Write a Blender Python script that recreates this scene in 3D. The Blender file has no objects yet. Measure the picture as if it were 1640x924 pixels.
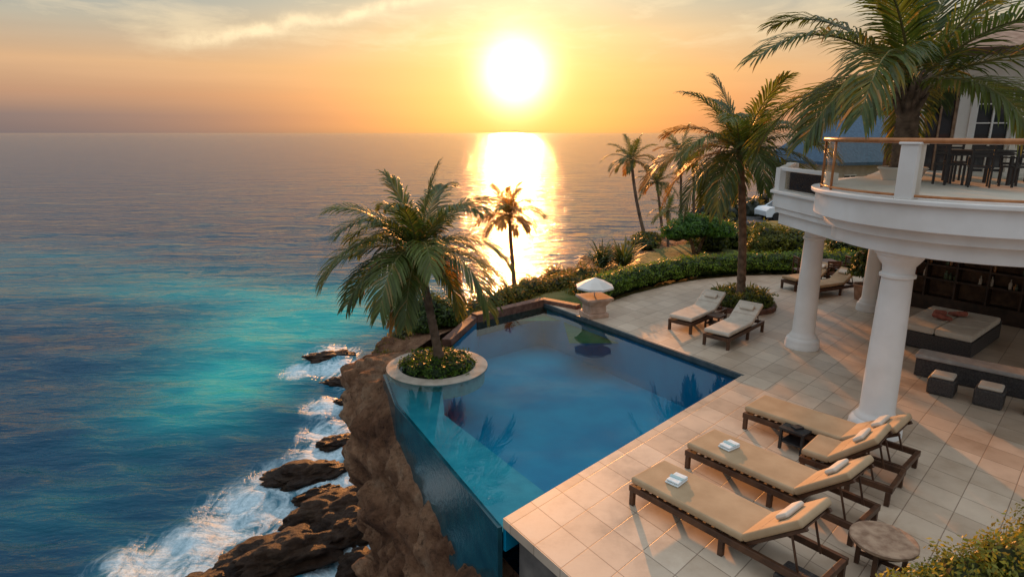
import bpy, bmesh, math, random
import numpy as np
from mathutils import Vector, Matrix, noise
random.seed(7); np.random.seed(7)
scene=bpy.context.scene
scene.view_settings.view_transform='Standard'; scene.view_settings.look='None'; scene.view_settings.exposure=0
R=math.radians
# ---------------------------------------------------------------- helpers
def link(o): scene.collection.objects.link(o); return o
def empty(name,loc=(0,0,0),rz=0,s=1):
    o=bpy.data.objects.new(name,None); o.location=loc; o.rotation_euler=(0,0,rz); o.scale=(s,s,s); return link(o)
def mobj(name,verts,faces,mat,parent=None,smooth=False,cols=None,bevel=0):
    me=bpy.data.meshes.new(name); me.from_pydata([tuple(v) for v in verts],[],faces); 
    if cols is not None:
        at=me.attributes.new('col','FLOAT_COLOR','FACE')
        at.data.foreach_set('color',np.array(cols,dtype=np.float32).ravel())
    me.update()
    if smooth: me.polygons.foreach_set('use_smooth',[True]*len(me.polygons))
    o=bpy.data.objects.new(name,me); 
    if mat: me.materials.append(mat)
    if parent: o.parent=parent
    link(o)
    if bevel:
        m=o.modifiers.new('b','BEVEL'); m.width=bevel; m.segments=3; m.limit_method='ANGLE'
        me.polygons.foreach_set('use_smooth',[True]*len(me.polygons))
        w=o.modifiers.new('w','WEIGHTED_NORMAL')
    return o
class MB:
    def __init__(s): s.v=[]; s.f=[]; s.c=[]
    def add(s,v,f,c=None):
        n=len(s.v); s.v+=[tuple(p) for p in v]; s.f+=[tuple(i+n for i in q) for q in f]
        if c is not None: s.c+=[c]*len(f)
    def box(s,c,d,M=None,col=None):
        hx,hy,hz=d[0]/2,d[1]/2,d[2]/2
        v=[Vector((x,y,z)) for z in(-hz,hz) for y in(-hy,hy) for x in(-hx,hx)]
        if M is not None: v=[M@p for p in v]
        v=[p+Vector(c) for p in v]
        s.add(v,[(0,2,3,1),(4,5,7,6),(0,1,5,4),(2,6,7,3),(0,4,6,2),(1,3,7,5)],col)
    def lathe(s,c,prof,n=32,col=None,cap=True):
        v=[];f=[]
        for r,z in prof:
            for i in range(n):
                a=2*math.pi*i/n; v.append((c[0]+r*math.cos(a),c[1]+r*math.sin(a),c[2]+z))
        for j in range(len(prof)-1):
            for i in range(n):
                k=(i+1)%n; f.append((j*n+i,j*n+k,(j+1)*n+k,(j+1)*n+i))
        if cap:
            f.append(tuple(range(n))[::-1]); f.append(tuple((len(prof)-1)*n+i for i in range(n)))
        s.add(v,f,col)
    def tube(s,pts,rad,n=8,col=None):
        v=[];f=[]; pts=[Vector(p) for p in pts]
        for j,p in enumerate(pts):
            d=(pts[min(j+1,len(pts)-1)]-pts[max(j-1,0)]).normalized()
            a=Vector((1,0,0)) if abs(d.x)<.8 else Vector((0,1,0))
            u=d.cross(a).normalized(); w=d.cross(u)
            r=rad[j] if hasattr(rad,'__len__') else rad
            for i in range(n):
                t=2*math.pi*i/n; v.append(p+(u*math.cos(t)+w*math.sin(t))*r)
        for j in range(len(pts)-1):
            for i in range(n):
                k=(i+1)%n; f.append((j*n+i,j*n+k,(j+1)*n+k,(j+1)*n+i))
        f.append(tuple(range(n))[::-1]); f.append(tuple((len(pts)-1)*n+i for i in range(n)))
        s.add(v,f,col)
    def prism(s,poly,z0,z1,col=None):
        n=len(poly); v=[(x,y,z0) for x,y in poly]+[(x,y,z1) for x,y in poly]
        f=[tuple(range(n))[::-1],tuple(range(n,2*n))]+[(i,(i+1)%n,n+(i+1)%n,n+i) for i in range(n)]
        s.add(v,f,col)
    def obj(s,name,mat,parent=None,smooth=False,bevel=0):
        return mobj(name,s.v,s.f,mat,parent,smooth,s.c if len(s.c)==len(s.f) and s.c else None,bevel)
def box(name,c,d,mat,parent=None,M=None,bevel=0):
    b=MB(); b.box(c,d,M); return b.obj(name,mat,parent,bevel=bevel)
def RZ(a): return Matrix.Rotation(a,3,'Z')
def RY(a): return Matrix.Rotation(a,3,'Y')
# ---------------------------------------------------------------- materials
def newmat(name):
    m=bpy.data.materials.new(name); m.use_nodes=True; nt=m.node_tree; return m,nt,nt.nodes['Principled BSDF']
def N(nt,t,**k):
    n=nt.nodes.new(t)
    for a,b in k.items():
        if a in n.inputs.keys(): n.inputs[a].default_value=b
        else: setattr(n,a,b)
    return n
def ramp(nt,stops,fac=None):
    r=nt.nodes.new('ShaderNodeValToRGB'); e=r.color_ramp.elements
    while len(e)<len(stops): e.new(0.5)
    for i,(p,c) in enumerate(stops):
        e[i].position=p; e[i].color=(c[0],c[1],c[2],1) if hasattr(c,'__len__') else (c,c,c,1)
    if fac is not None: nt.links.new(fac,r.inputs[0])
    return r
def mat_noise(name,c1,c2,scale=5,rough=.6,bump=.1,bscale=None,detail=6,spec=.4,metal=0,bdist=.02):
    m,nt,p=newmat(name); L=nt.links.new
    tc=N(nt,'ShaderNodeTexCoord'); n=N(nt,'ShaderNodeTexNoise',Scale=scale,Detail=detail); L(tc.outputs['Object'],n.inputs['Vector'])
    r=ramp(nt,[(.35,c1),(.65,c2)],n.outputs['Fac']); L(r.outputs[0],p.inputs['Base Color'])
    p.inputs['Roughness'].default_value=rough; p.inputs['Specular IOR Level'].default_value=spec; p.inputs['Metallic'].default_value=metal
    if bump:
        n2=N(nt,'ShaderNodeTexNoise',Scale=bscale or scale*4,Detail=8); L(tc.outputs['Object'],n2.inputs['Vector'])
        b=N(nt,'ShaderNodeBump',Strength=bump,Distance=bdist); L(n2.outputs['Fac'],b.inputs['Height']); L(b.outputs[0],p.inputs['Normal'])
    return m
def mat_leaf(name,trans=.35,rough=.45):
    m,nt,p=newmat(name); L=nt.links.new
    a=N(nt,'ShaderNodeAttribute',attribute_name='col'); L(a.outputs['Color'],p.inputs['Base Color'])
    p.inputs['Roughness'].default_value=rough; p.inputs['Specular IOR Level'].default_value=.3
    t=N(nt,'ShaderNodeBsdfTranslucent'); 
    g=N(nt,'ShaderNodeMix',data_type='RGBA',blend_type='MULTIPLY'); g.inputs[0].default_value=1
    L(a.outputs['Color'],g.inputs[6]); g.inputs[7].default_value=(2.4,1.9,.7,1); L(g.outputs[2],t.inputs['Color'])
    mx=N(nt,'ShaderNodeMixShader'); mx.inputs[0].default_value=trans
    L(p.outputs[0],mx.inputs[1]); L(t.outputs[0],mx.inputs[2]); L(mx.outputs[0],nt.nodes['Material Output'].inputs[0])
    return m
def mat_attr(name,rough=.6):
    m,nt,p=newmat(name); a=N(nt,'ShaderNodeAttribute',attribute_name='col'); nt.links.new(a.outputs['Color'],p.inputs['Base Color']); p.inputs['Roughness'].default_value=rough; return m
M_leaf=mat_leaf('leaf'); 
M_trunk=mat_noise('palm_bark',(.09,.06,.04),(.22,.15,.10),6,.9,.6,20)
M_white=mat_noise('white_plaster',(.70,.67,.63),(.80,.78,.75),1.5,.55,.05,30)
M_stone=mat_noise('pale_stone',(.45,.38,.30),(.62,.54,.45),4,.7,.3,18)
M_terra=mat_noise('terracotta_stone',(.28,.15,.09),(.45,.28,.19),5,.8,.4,18)
M_wood=mat_noise('dark_wood',(.05,.022,.012),(.10,.045,.022),7,.45,.15,25)
M_woodl=mat_noise('weathered_wood',(.22,.13,.08),(.40,.27,.18),9,.6,.3,20)
M_rail=mat_noise('varnished_rail',(.35,.13,.04),(.48,.2,.07),8,.3,.05)
M_cush=mat_noise('tan_fabric',(.36,.25,.145),(.44,.315,.19),3,.85,.25,160,bdist=.004)
M_creamf=mat_noise('cream_fabric',(.52,.46,.38),(.62,.56,.47),4,.9,.2,90)
M_wicker=mat_noise('dark_wicker',(.025,.022,.022),(.07,.06,.055),40,.6,.6,70)
M_dark=mat_noise('dark_metal',(.012,.012,.014),(.03,.03,.03),10,.4,.05)
M_towel=mat_noise('towel',(.62,.72,.74),(.78,.82,.82),12,.95,.4,120)
M_red=mat_noise('red_fabric',(.25,.07,.05),(.38,.14,.10),8,.9,.2)
M_brick=mat_noise('brown_coping',(.10,.045,.03),(.18,.09,.06),8,.7,.4)
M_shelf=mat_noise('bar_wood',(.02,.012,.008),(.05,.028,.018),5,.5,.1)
M_soil=mat_noise('soil',(.04,.03,.015),(.09,.07,.03),10,.95,.5)
M_roofb=mat_noise('slate_roof',(.03,.07,.12),(.05,.11,.18),6,.6,.3)
M_stem=mat_noise('frond_stem',(.12,.13,.04),(.2,.17,.06),5,.5,0)
def glassmat(name,tint,rough=.02):
    m,nt,p=newmat(name); L=nt.links.new
    tr=N(nt,'ShaderNodeBsdfTransparent',Color=(*tint,1)); gl=N(nt,'ShaderNodeBsdfGlossy',Roughness=rough); fr=N(nt,'ShaderNodeFresnel',IOR=1.45)
    mx=N(nt,'ShaderNodeMixShader'); L(fr.outputs[0],mx.inputs[0]); L(tr.outputs[0],mx.inputs[1]); L(gl.outputs[0],mx.inputs[2]); L(mx.outputs[0],nt.nodes['Material Output'].inputs[0]); return m
M_glass=glassmat('rail_glass',(.86,.80,.70)); 
m,nt,p=newmat('window_glass'); p.inputs['Base Color'].default_value=(.03,.035,.04,1); p.inputs['Roughness'].default_value=.05; M_win=m
def tilemat():
    m,nt,p=newmat('stone_tiles'); L=nt.links.new
    tc=N(nt,'ShaderNodeTexCoord'); 
    d1=N(nt,'ShaderNodeVectorMath',operation='DOT_PRODUCT'); d1.inputs[1].default_value=(.839,.577,0)
    d2=N(nt,'ShaderNodeVectorMath',operation='DOT_PRODUCT'); d2.inputs[1].default_value=(-.724,.716,0)
    L(tc.outputs['Object'],d1.inputs[0]); L(tc.outputs['Object'],d2.inputs[0])
    cx=N(nt,'ShaderNodeCombineXYZ'); L(d1.outputs['Value'],cx.inputs[0]); 
    ad=N(nt,'ShaderNodeMath',operation='ADD'); ad.inputs[1].default_value=-5.38+60; L(d2.outputs['Value'],ad.inputs[0]); L(ad.outputs[0],cx.inputs[1])
    b=N(nt,'ShaderNodeTexBrick',offset=0.0); b.inputs['Scale'].default_value=1
    b.inputs['Brick Width'].default_value=.52; b.inputs['Row Height'].default_value=.52; b.inputs['Mortar Size'].default_value=.007; b.inputs['Mortar Smooth'].default_value=.3
    b.inputs['Color1'].default_value=(.50,.40,.30,1); b.inputs['Color2'].default_value=(.62,.515,.40,1); b.inputs['Mortar'].default_value=(.28,.21,.155,1)
    L(cx.outputs[0],b.inputs['Vector'])
    n=N(nt,'ShaderNodeTexNoise',Scale=.9,Detail=12,Roughness=.68); L(tc.outputs['Object'],n.inputs['Vector'])
    r=ramp(nt,[(.3,(.70,.62,.55)),(.5,(.93,.90,.87)),(.7,(1.07,1.05,1.03))],n.outputs['Fac'])
    mx=N(nt,'ShaderNodeMix',data_type='RGBA',blend_type='MULTIPLY'); mx.inputs[0].default_value=1; L(b.outputs['Color'],mx.inputs[6]); L(r.outputs[0],mx.inputs[7]); L(mx.outputs[2],p.inputs['Base Color'])
    rr=ramp(nt,[(.3,.30),(.7,.58)],n.outputs['Fac']); L(rr.outputs[0],p.inputs['Roughness'])
    inv=N(nt,'ShaderNodeMath',operation='MULTIPLY_ADD'); inv.inputs[1].default_value=-1; inv.inputs[2].default_value=1; L(b.outputs['Fac'],inv.inputs[0])
    n2=N(nt,'ShaderNodeTexNoise',Scale=25,Detail=6); L(tc.outputs['Object'],n2.inputs['Vector'])
    s=N(nt,'ShaderNodeMath',operation='MULTIPLY_ADD'); s.inputs[1].default_value=.15; L(n2.outputs['Fac'],s.inputs[0]); L(inv.outputs[0],s.inputs[2])
    bp=N(nt,'ShaderNodeBump',Strength=.5,Distance=.008); L(s.outputs[0],bp.inputs['Height']); L(bp.outputs[0],p.inputs['Normal'])
    return m
M_tile=tilemat()
def rockmat(name='cliff_rock',wet=-10.0,dark=1.0):
    m,nt,p=newmat(name); L=nt.links.new
    geo=N(nt,'ShaderNodeNewGeometry')
    n=N(nt,'ShaderNodeTexNoise',Scale=.8,Detail=14,Roughness=.72); L(geo.outputs['Position'],n.inputs['Vector'])
    k=dark
    r=ramp(nt,[(.3,(.05*k,.026*k,.016*k)),(.43,(.24*k,.115*k,.06*k)),(.55,(.43*k,.235*k,.13*k)),(.70,(.60*k,.42*k,.28*k))],n.outputs['Fac'])
    n4=N(nt,'ShaderNodeTexNoise',Scale=6,Detail=12,Roughness=.82); L(geo.outputs['Position'],n4.inputs['Vector'])
    cr=ramp(nt,[(.36,.16),(.47,.95),(.66,1.35)],n4.outputs['Fac'])
    mx=N(nt,'ShaderNodeMix',data_type='RGBA',blend_type='MULTIPLY'); mx.inputs[0].default_value=.9; L(r.outputs[0],mx.inputs[6]); L(cr.outputs[0],mx.inputs[7])
    sx=N(nt,'ShaderNodeSeparateXYZ'); L(geo.outputs['Position'],sx.inputs[0])
    wr=N(nt,'ShaderNodeMapRange'); wr.inputs[1].default_value=wet+.2; wr.inputs[2].default_value=wet+2; wr.inputs[3].default_value=.3; wr.inputs[4].default_value=1; L(sx.outputs[2],wr.inputs[0])
    m2=N(nt,'ShaderNodeMix',data_type='RGBA',blend_type='MULTIPLY'); m2.inputs[0].default_value=1; L(mx.outputs[2],m2.inputs[6]); L(wr.outputs[0],m2.inputs[7]); L(m2.outputs[2],p.inputs['Base Color'])
    rg=N(nt,'ShaderNodeMapRange'); rg.inputs[1].default_value=.3; rg.inputs[2].default_value=1; rg.inputs[3].default_value=.4; rg.inputs[4].default_value=.95; L(wr.outputs[0],rg.inputs[0]); L(rg.outputs[0],p.inputs['Roughness']); p.inputs['Specular IOR Level'].default_value=.3
    n2=N(nt,'ShaderNodeTexNoise',Scale=4,Detail=14,Roughness=.8,Distortion=.4); L(geo.outputs['Position'],n2.inputs['Vector'])
    bp=N(nt,'ShaderNodeBump',Strength=1,Distance=.38); L(n2.outputs['Fac'],bp.inputs['Height']); L(bp.outputs[0],p.inputs['Normal'])
    return m
M_rock=rockmat(); M_rock2=rockmat('sea_rock_stone',-9.9,.36)
M_ground=mat_noise('dry_grass_ground',(.07,.09,.02),(.22,.17,.06),.8,.95,.8,6,detail=12,bdist=.1)
# ---------------------------------------------------------------- camera
cam=bpy.data.cameras.new('camera'); co=link(bpy.data.objects.new('camera',cam)); co.location=(0,0,5); co.rotation_euler=(R(75.96),0,0)
cam.lens=21.95; cam.sensor_width=36; cam.clip_start=.1; cam.clip_end=60000; scene.camera=co
# ---------------------------------------------------------------- world
SUN_EL=10.0
def mkmath(nt):
    def mth(op,a,b=None,c=None,clamp=False):
        n=N(nt,'ShaderNodeMath',operation=op); n.use_clamp=clamp
        for i,x in enumerate((a,b,c)):
            if x is None: continue
            if isinstance(x,(int,float)): n.inputs[i].default_value=x
            else: nt.links.new(x,n.inputs[i])
        return n.outputs[0]
    return mth
w=bpy.data.worlds.new('World'); scene.world=w; w.use_nodes=True; nt=w.node_tree; L=nt.links.new
bg=nt.nodes['Background']; mth=mkmath(nt)
tc=N(nt,'ShaderNodeTexCoord'); nrm=N(nt,'ShaderNodeVectorMath',operation='NORMALIZE'); L(tc.outputs['Generated'],nrm.inputs[0])
sx=N(nt,'ShaderNodeSeparateXYZ'); L(nrm.outputs[0],sx.inputs[0])
z=sx.outputs[2]; x=sx.outputs[0]; y=sx.outputs[1]
zs=mth('POWER',mth('MAXIMUM',z,0),.5)
q=math.sqrt
rA=ramp(nt,[(0,(.145,.14,.17)),(q(.022),(.185,.15,.165)),(q(.05),(.46,.25,.165)),(q(.09),(.68,.40,.215)),(q(.14),(.45,.41,.32)),(q(.19),(.27,.36,.38)),(q(.4),(.26,.38,.50)),(q(.62),(.72,.83,.95)),(1,(1.08,1.15,1.22))],zs)
rB=ramp(nt,[(0,(.55,.15,.03)),(q(.02),(.85,.21,.015)),(q(.05),(.98,.30,.025)),(q(.09),(1,.43,.075)),(q(.14),(.90,.53,.20)),(q(.19),(.62,.52,.33)),(q(.3),(.32,.38,.40)),(q(.45),(.34,.43,.52)),(1,(1.08,1.15,1.22))],zs)
xs=mth('DIVIDE',mth('SUBTRACT',x,.03),.37); az=mth('EXPONENT',mth('MULTIPLY',mth('MULTIPLY',xs,xs),-1))
yf=mth('GREATER_THAN',y,0); az=mth('MULTIPLY',az,yf)
mA=N(nt,'ShaderNodeMix',data_type='RGBA'); L(az,mA.inputs[0]); L(rA.outputs[0],mA.inputs[6]); L(rB.outputs[0],mA.inputs[7])
sd=Vector((.005,math.cos(R(5.0)),math.sin(R(5.0)))).normalized()
dt=N(nt,'ShaderNodeVectorMath',operation='DOT_PRODUCT'); L(nrm.outputs[0],dt.inputs[0]); dt.inputs[1].default_value=sd
ang=mth('ARCCOSINE',mth('MINIMUM',dt.outputs['Value'],.999999))
def gauss(wd): 
    k=mth('DIVIDE',ang,R(wd)); return mth('EXPONENT',mth('MULTIPLY',mth('MULTIPLY',k,k),-1))
k=mth('DIVIDE',ang,R(4.4)); e1=mth('EXPONENT',mth('MULTIPLY',k,-1))
def addc(prev,fac,col):
    s=N(nt,'ShaderNodeMix',data_type='RGBA',blend_type='ADD'); s.clamp_result=False
    L(fac,s.inputs[0]); s.clamp_factor=False; L(prev,s.inputs[6]); s.inputs[7].default_value=(*col,1); return s.outputs[2]
mp=N(nt,'ShaderNodeMapping'); mp.inputs['Scale'].default_value=(3.2,3.2,14.0); mp.inputs['Rotation'].default_value=(0,R(-10),0); mp.inputs['Location'].default_value=(.55,0,.3); L(nrm.outputs[0],mp.inputs[0])
cn=N(nt,'ShaderNodeTexNoise',Scale=2.2,Detail=11,Roughness=.62,Distortion=.35); L(mp.outputs[0],cn.inputs['Vector'])
cr=ramp(nt,[(.50,0),(.70,1)],cn.outputs['Fac'])
cm=N(nt,'ShaderNodeMapRange'); cm.interpolation_type='SMOOTHSTEP'; cm.inputs[1].default_value=.07; cm.inputs[2].default_value=.15; L(z,cm.inputs[0])
cf0=mth('MULTIPLY',mth('MULTIPLY',cr.outputs[0],cm.outputs[0]),.45)
ysafe=mth('MAXIMUM',y,.05); gu=mth('DIVIDE',x,ysafe); gv=mth('DIVIDE',z,ysafe)
dn=N(nt,'ShaderNodeTexNoise',Scale=9,Detail=10,Roughness=.62); L(nrm.outputs[0],dn.inputs['Vector'])
curve=mth('ADD',mth('MULTIPLY_ADD',mth('ADD',gu,.49),.15,.133),mth('MULTIPLY',mth('SUBTRACT',dn.outputs['Fac'],.5),.05))
dv=mth('DIVIDE',mth('SUBTRACT',gv,curve),.0095); wisp=mth('EXPONENT',mth('MULTIPLY',mth('MULTIPLY',dv,dv),-1))
du_=mth('DIVIDE',mth('ADD',gu,.30),.21); env=mth('EXPONENT',mth('MULTIPLY',mth('POWER',mth('ABSOLUTE',du_),4),-1))
fn_=N(nt,'ShaderNodeTexNoise',Scale=26,Detail=8,Roughness=.65); L(nrm.outputs[0],fn_.inputs['Vector'])
fr_=ramp(nt,[(.36,.4),(.55,1)],fn_.outputs['Fac'])
cf1=mth('MULTIPLY',mth('MULTIPLY',mth('MULTIPLY',wisp,env),fr_.outputs[0]),yf)
cf=mth('ADD',cf0,cf1,clamp=True)
c0=N(nt,'ShaderNodeMix',data_type='RGBA'); L(cf,c0.inputs[0]); L(mA.outputs[2],c0.inputs[6]); c0.inputs[7].default_value=(1.0,.77,.46,1)
mp2=N(nt,'ShaderNodeMapping'); mp2.inputs['Scale'].default_value=(1.5,1.5,26); L(nrm.outputs[0],mp2.inputs[0])
hn=N(nt,'ShaderNodeTexNoise',Scale=1.0,Detail=4); L(mp2.outputs[0],hn.inputs['Vector'])
hr=ramp(nt,[(.35,.92),(.65,1.04)],hn.outputs['Fac'])
c1=N(nt,'ShaderNodeMix',data_type='RGBA',blend_type='MULTIPLY'); c1.inputs[0].default_value=1; L(c0.outputs[2],c1.inputs[6]); L(hr.outputs[0],c1.inputs[7])
col=addc(c1.outputs[2],gauss(2.5),(2.8,2.5,1.8)); col=addc(col,e1,(.62,.44,.12))
sky=N(nt,'ShaderNodeTexSky',sky_type='NISHITA'); sky.sun_disc=False; sky.sun_elevation=R(SUN_EL); sky.sun_rotation=0
sk=N(nt,'ShaderNodeMix',data_type='RGBA',blend_type='ADD'); sk.inputs[0].default_value=.01; L(col,sk.inputs[6]); L(sky.outputs[0],sk.inputs[7])
L(sk.outputs[2],bg.inputs[0]); bg.inputs[1].default_value=.97
sl=bpy.data.lights.new('sun','SUN'); sl.energy=5; sl.angle=R(.6); sl.color=(1,.38,.10)
so=link(bpy.data.objects.new('sun',sl)); so.rotation_euler=Vector((0,-math.cos(R(SUN_EL)),-math.sin(R(SUN_EL)))).to_track_quat('-Z','Y').to_euler()
# ---------------------------------------------------------------- sea
SEA=-10.0
n=430
s=np.linspace(-1,1,n); xs_=-9+4*np.sinh(8.6*s)
s2=np.linspace(-.28,1,n); ys_=24+4*np.sinh(8.6*s2)
X,Y=np.meshgrid(xs_,ys_); X=X.ravel();Y=Y.ravel()
foam_pts=[(-12.6,41,1.6),(-11.8,38.5,1.5),(-13.6,38,1.2),(-10.3,32.5,1.2),(-9.6,29.5,1.2),(-8.8,27.2,1.6),(-7.7,25.2,1.6),(-9.9,24.8,1.7),(-10.9,23.0,1.6),(-9.2,22.4,1.5),(-11.0,21.3,1.6),(-12.0,20,1.5),(-13.2,19,1.3),(-11,18.4,1.5),(-5.8,20.6,1.7),(-6.0,18.9,1.6),(-5,23,1.4),(-6,26,1.6),(-7,30,1.5),(-9,36,1.4),(-4.5,18,2),(0,26,2),(1.5,32,2),(5,40,2),(-9.5,17.6,1.3),(-5.4,17.2,1.6),(12,50,2.5),(22,62,3)]
F=np.zeros_like(X)
for a,b,r in foam_pts: F=np.maximum(F,np.exp(-((X-a)**2+(Y-b)**2)/(r*r*1.5)))
def G(cx,cy,rx,ry,th=0):
    c,s_=math.cos(th),math.sin(th); u=(X-cx)*c+(Y-cy)*s_; v=-(X-cx)*s_+(Y-cy)*c; return np.exp(-(u/rx)**2-(v/ry)**2)
S=np.clip(.95*G(-18,47,8,10)+.66*G(-34,60,26,9,-.15)+.8*G(-17,34,5.5,6,.3)+.38*G(-62,78,35,12)+.3*G(-19,24,6,4)+.2*G(-8,60,14,20),0,1)
Z=np.zeros_like(X)
d=np.hypot(X,Y); amp=np.exp(-d/220)
for i in range(18):
    th=R(-90+random.uniform(-45,45)); lam=random.choice([1.1,1.5,2,2.7,4,6,9,13]); kx,ky=math.cos(th)*6.283/lam,math.sin(th)*6.283/lam
    Z+=.011*lam**.75*np.sin(kx*X+ky*Y+random.uniform(0,6)+1.5*np.sin(.11*X+.07*Y+i))
Z=SEA+Z*amp+F*.12*np.sin(2.1*X+1.3*Y)
me=bpy.data.meshes.new('sea'); idx=np.arange(n*n).reshape(n,n)
faces=np.stack([idx[:-1,:-1],idx[:-1,1:],idx[1:,1:],idx[1:,:-1]],-1).reshape(-1,4)
me.from_pydata(np.stack([X,Y,Z],1).tolist(),[],faces.tolist())
for nm,arr in(('foam',F),('shallow',S)):
    a=me.attributes.new(nm,'FLOAT','POINT'); a.data.foreach_set('value',arr.astype(np.float32))
me.polygons.foreach_set('use_smooth',[True]*len(me.polygons)); me.update()
sea=link(bpy.data.objects.new('sea',me))
m,nt,p=newmat('sea_water'); L=nt.links.new; me.materials.append(m); mth=mkmath(nt)
geo=N(nt,'ShaderNodeNewGeometry')
aS=N(nt,'ShaderNodeAttribute',attribute_name='shallow'); aF=N(nt,'ShaderNodeAttribute',attribute_name='foam')
pn=N(nt,'ShaderNodeTexNoise',Scale=.11,Detail=8,Roughness=.62); mpp=N(nt,'ShaderNodeMapping'); mpp.inputs['Scale'].default_value=(.5,1.6,1); L(geo.outputs['Position'],mpp.inputs[0]); L(mpp.outputs[0],pn.inputs['Vector'])
sh=mth('ADD',aS.outputs['Fac'],mth('MULTIPLY',mth('SUBTRACT',pn.outputs['Fac'],.5),.9))
wc=ramp(nt,[(0,(.0,.034,.080)),(.2,(.0,.052,.105)),(.5,(.0,.115,.165)),(.85,(.002,.25,.28)),(1,(.006,.34,.34))],sh)
mf=N(nt,'ShaderNodeMapping'); mf.inputs['Scale'].default_value=(1.1,.6,1); mf.inputs['Rotation'].default_value=(0,0,R(35)); L(geo.outputs['Position'],mf.inputs[0])
fn=N(nt,'ShaderNodeTexNoise',Scale=.9,Detail=8,Roughness=.6,Distortion=.8); L(mf.outputs[0],fn.inputs['Vector'])
ridge=mth('SUBTRACT',1,mth('MULTIPLY',mth('ABSOLUTE',mth('SUBTRACT',fn.outputs['Fac'],.5)),6))
fm=mth('ADD',mth('MULTIPLY',ridge,.6),mth('MULTIPLY',aF.outputs['Fac'],1.0))
fr=N(nt,'ShaderNodeMapRange'); fr.interpolation_type='SMOOTHSTEP'; fr.inputs[1].default_value=.6; fr.inputs[2].default_value=1.5; L(fm,fr.inputs[0])
gate=N(nt,'ShaderNodeMapRange'); gate.inputs[1].default_value=.05; gate.inputs[2].default_value=.35; L(aF.outputs['Fac'],gate.inputs[0])
fine=N(nt,'ShaderNodeTexNoise',Scale=5,Detail=6,Roughness=.7); L(geo.outputs['Position'],fine.inputs['Vector'])
ff=N(nt,'ShaderNodeMapRange'); ff.inputs[1].default_value=.35; ff.inputs[2].default_value=.65; ff.inputs[3].default_value=.55; L(fine.outputs['Fac'],ff.inputs[0])
foam=mth('MULTIPLY',mth('MULTIPLY',fr.outputs[0],gate.outputs[0]),ff.outputs[0])
ae=N(nt,'ShaderNodeMix',data_type='RGBA'); L(mth('MULTIPLY',aF.outputs['Fac'],.5),ae.inputs[0]); L(wc.outputs[0],ae.inputs[6]); ae.inputs[7].default_value=(.03,.26,.36,1)
mc=N(nt,'ShaderNodeMix',data_type='RGBA'); L(foam,mc.inputs[0]); L(ae.outputs[2],mc.inputs[6]); mc.inputs[7].default_value=(.60,.76,.84,1); L(mc.outputs[2],p.inputs['Base Color'])
rr=N(nt,'ShaderNodeMapRange'); rr.inputs[3].default_value=.10; rr.inputs[4].default_value=.8; L(foam,rr.inputs[0]); L(rr.outputs[0],p.inputs['Roughness']); p.inputs['IOR'].default_value=1.33; p.inputs['Specular IOR Level'].default_value=.27
h=None
for sc,st,a in((.12,(.40,1.8),1.15),(.45,(.40,1.6),.52),(1.5,(.45,1.5),.20),(5,(.55,1.4),.06)):
    mq=N(nt,'ShaderNodeMapping'); mq.inputs['Scale'].default_value=(st[0],st[1],1); mq.inputs['Rotation'].default_value=(0,0,R(6)); L(geo.outputs['Position'],mq.inputs[0])
    nn=N(nt,'ShaderNodeTexNoise',Scale=sc,Detail=3,Distortion=.3); L(mq.outputs[0],nn.inputs['Vector'])
    t=mth('MULTIPLY',nn.outputs['Fac'],a); h=t if h is None else mth('ADD',h,t)
h=mth('ADD',h,mth('MULTIPLY',foam,.08))
bp=N(nt,'ShaderNodeBump',Strength=.8,Distance=1.0); L(h,bp.inputs['Height']); L(bp.outputs[0],p.inputs['Normal'])
# ---------------------------------------------------------------- coast cliff
rim=[(5.5,-1.5,-2.6),(3.2,2.2,-2.6),(1.3,5.0,-2.6),(.2,6.6,-2.6),(-.45,7.6,-2.6),(-1.0,8.4,-2.6),(-1.6,9.3,-2.6),(-2.15,10.15,-2.5),(-2.8,11.2,-2.2),(-3.35,12.2,-1.6),(-3.75,13.3,-1.2),(-4.0,14.4,-1.0),(-4.0,15.5,-.9),(-3.6,16.7,-.9),(-2.8,17.9,-.9),(-1.7,19.1,-.8),(-.5,20.7,-.7),(.7,22.4,-.6),(2.2,24,-.4),(3.4,27,-.4),(7.5,32.4,-.6),(12.5,38.7,-.8),(19,46.5,-1.2),(38,60,-2),(80,92,-3),(200,170,-6)]
inner=[(6.0,-.8,-1.3),(3.6,2.3,-1.3),(1.75,5.0,-1.2),(.80,6.35,-1.05),(.12,7.4,-.98),(-.45,8.3,-.95),(-1.0,9.3,-.9),(-1.55,10.3,-.85),(-2.1,11.1,-.7),(-2.65,12.2,-.30),(-2.55,13.2,-.16),(-2.5,14.2,-.14),(-2.1,15.2,-.1),(-1.6,16.0,-.1),(-1.2,16.9,-.15),(-.6,17.8,-.2),(.4,19.4,-.3),(1.8,21.4,-.3),(3.2,22.9,-.2),(5,26,-.2),(9,31,-.4),(14,37,-.5),(21,44.5,-1),(40,57,-1.5),(83,88,-2.5),(203,165,-5)]
def resample(P,Q,step):
    Po=[];Qo=[]
    for i in range(len(P)-1):
        a,b=np.array(P[i]),np.array(P[i+1]); c,d=np.array(Q[i]),np.array(Q[i+1]); dd=np.linalg.norm(b-a); k=max(1,int(dd/step(i)))
        for j in range(k): t=j/k; Po.append(a+(b-a)*t); Qo.append(c+(d-c)*t)
    Po.append(np.array(P[-1]));Qo.append(np.array(Q[-1])); return np.array(Po),np.array(Qo)
P,Q=resample(rim,inner,lambda i:.07 if i<17 else (.3 if i<20 else 2.5))
for _ in range(6): P[1:-1]=(P[:-2]+P[1:-1]*2+P[2:])/4
T=np.gradient(P[:,:2],axis=0); T/=np.linalg.norm(T,axis=1)[:,None]; Nn=np.stack([-T[:,1],T[:,0]],1)
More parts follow.
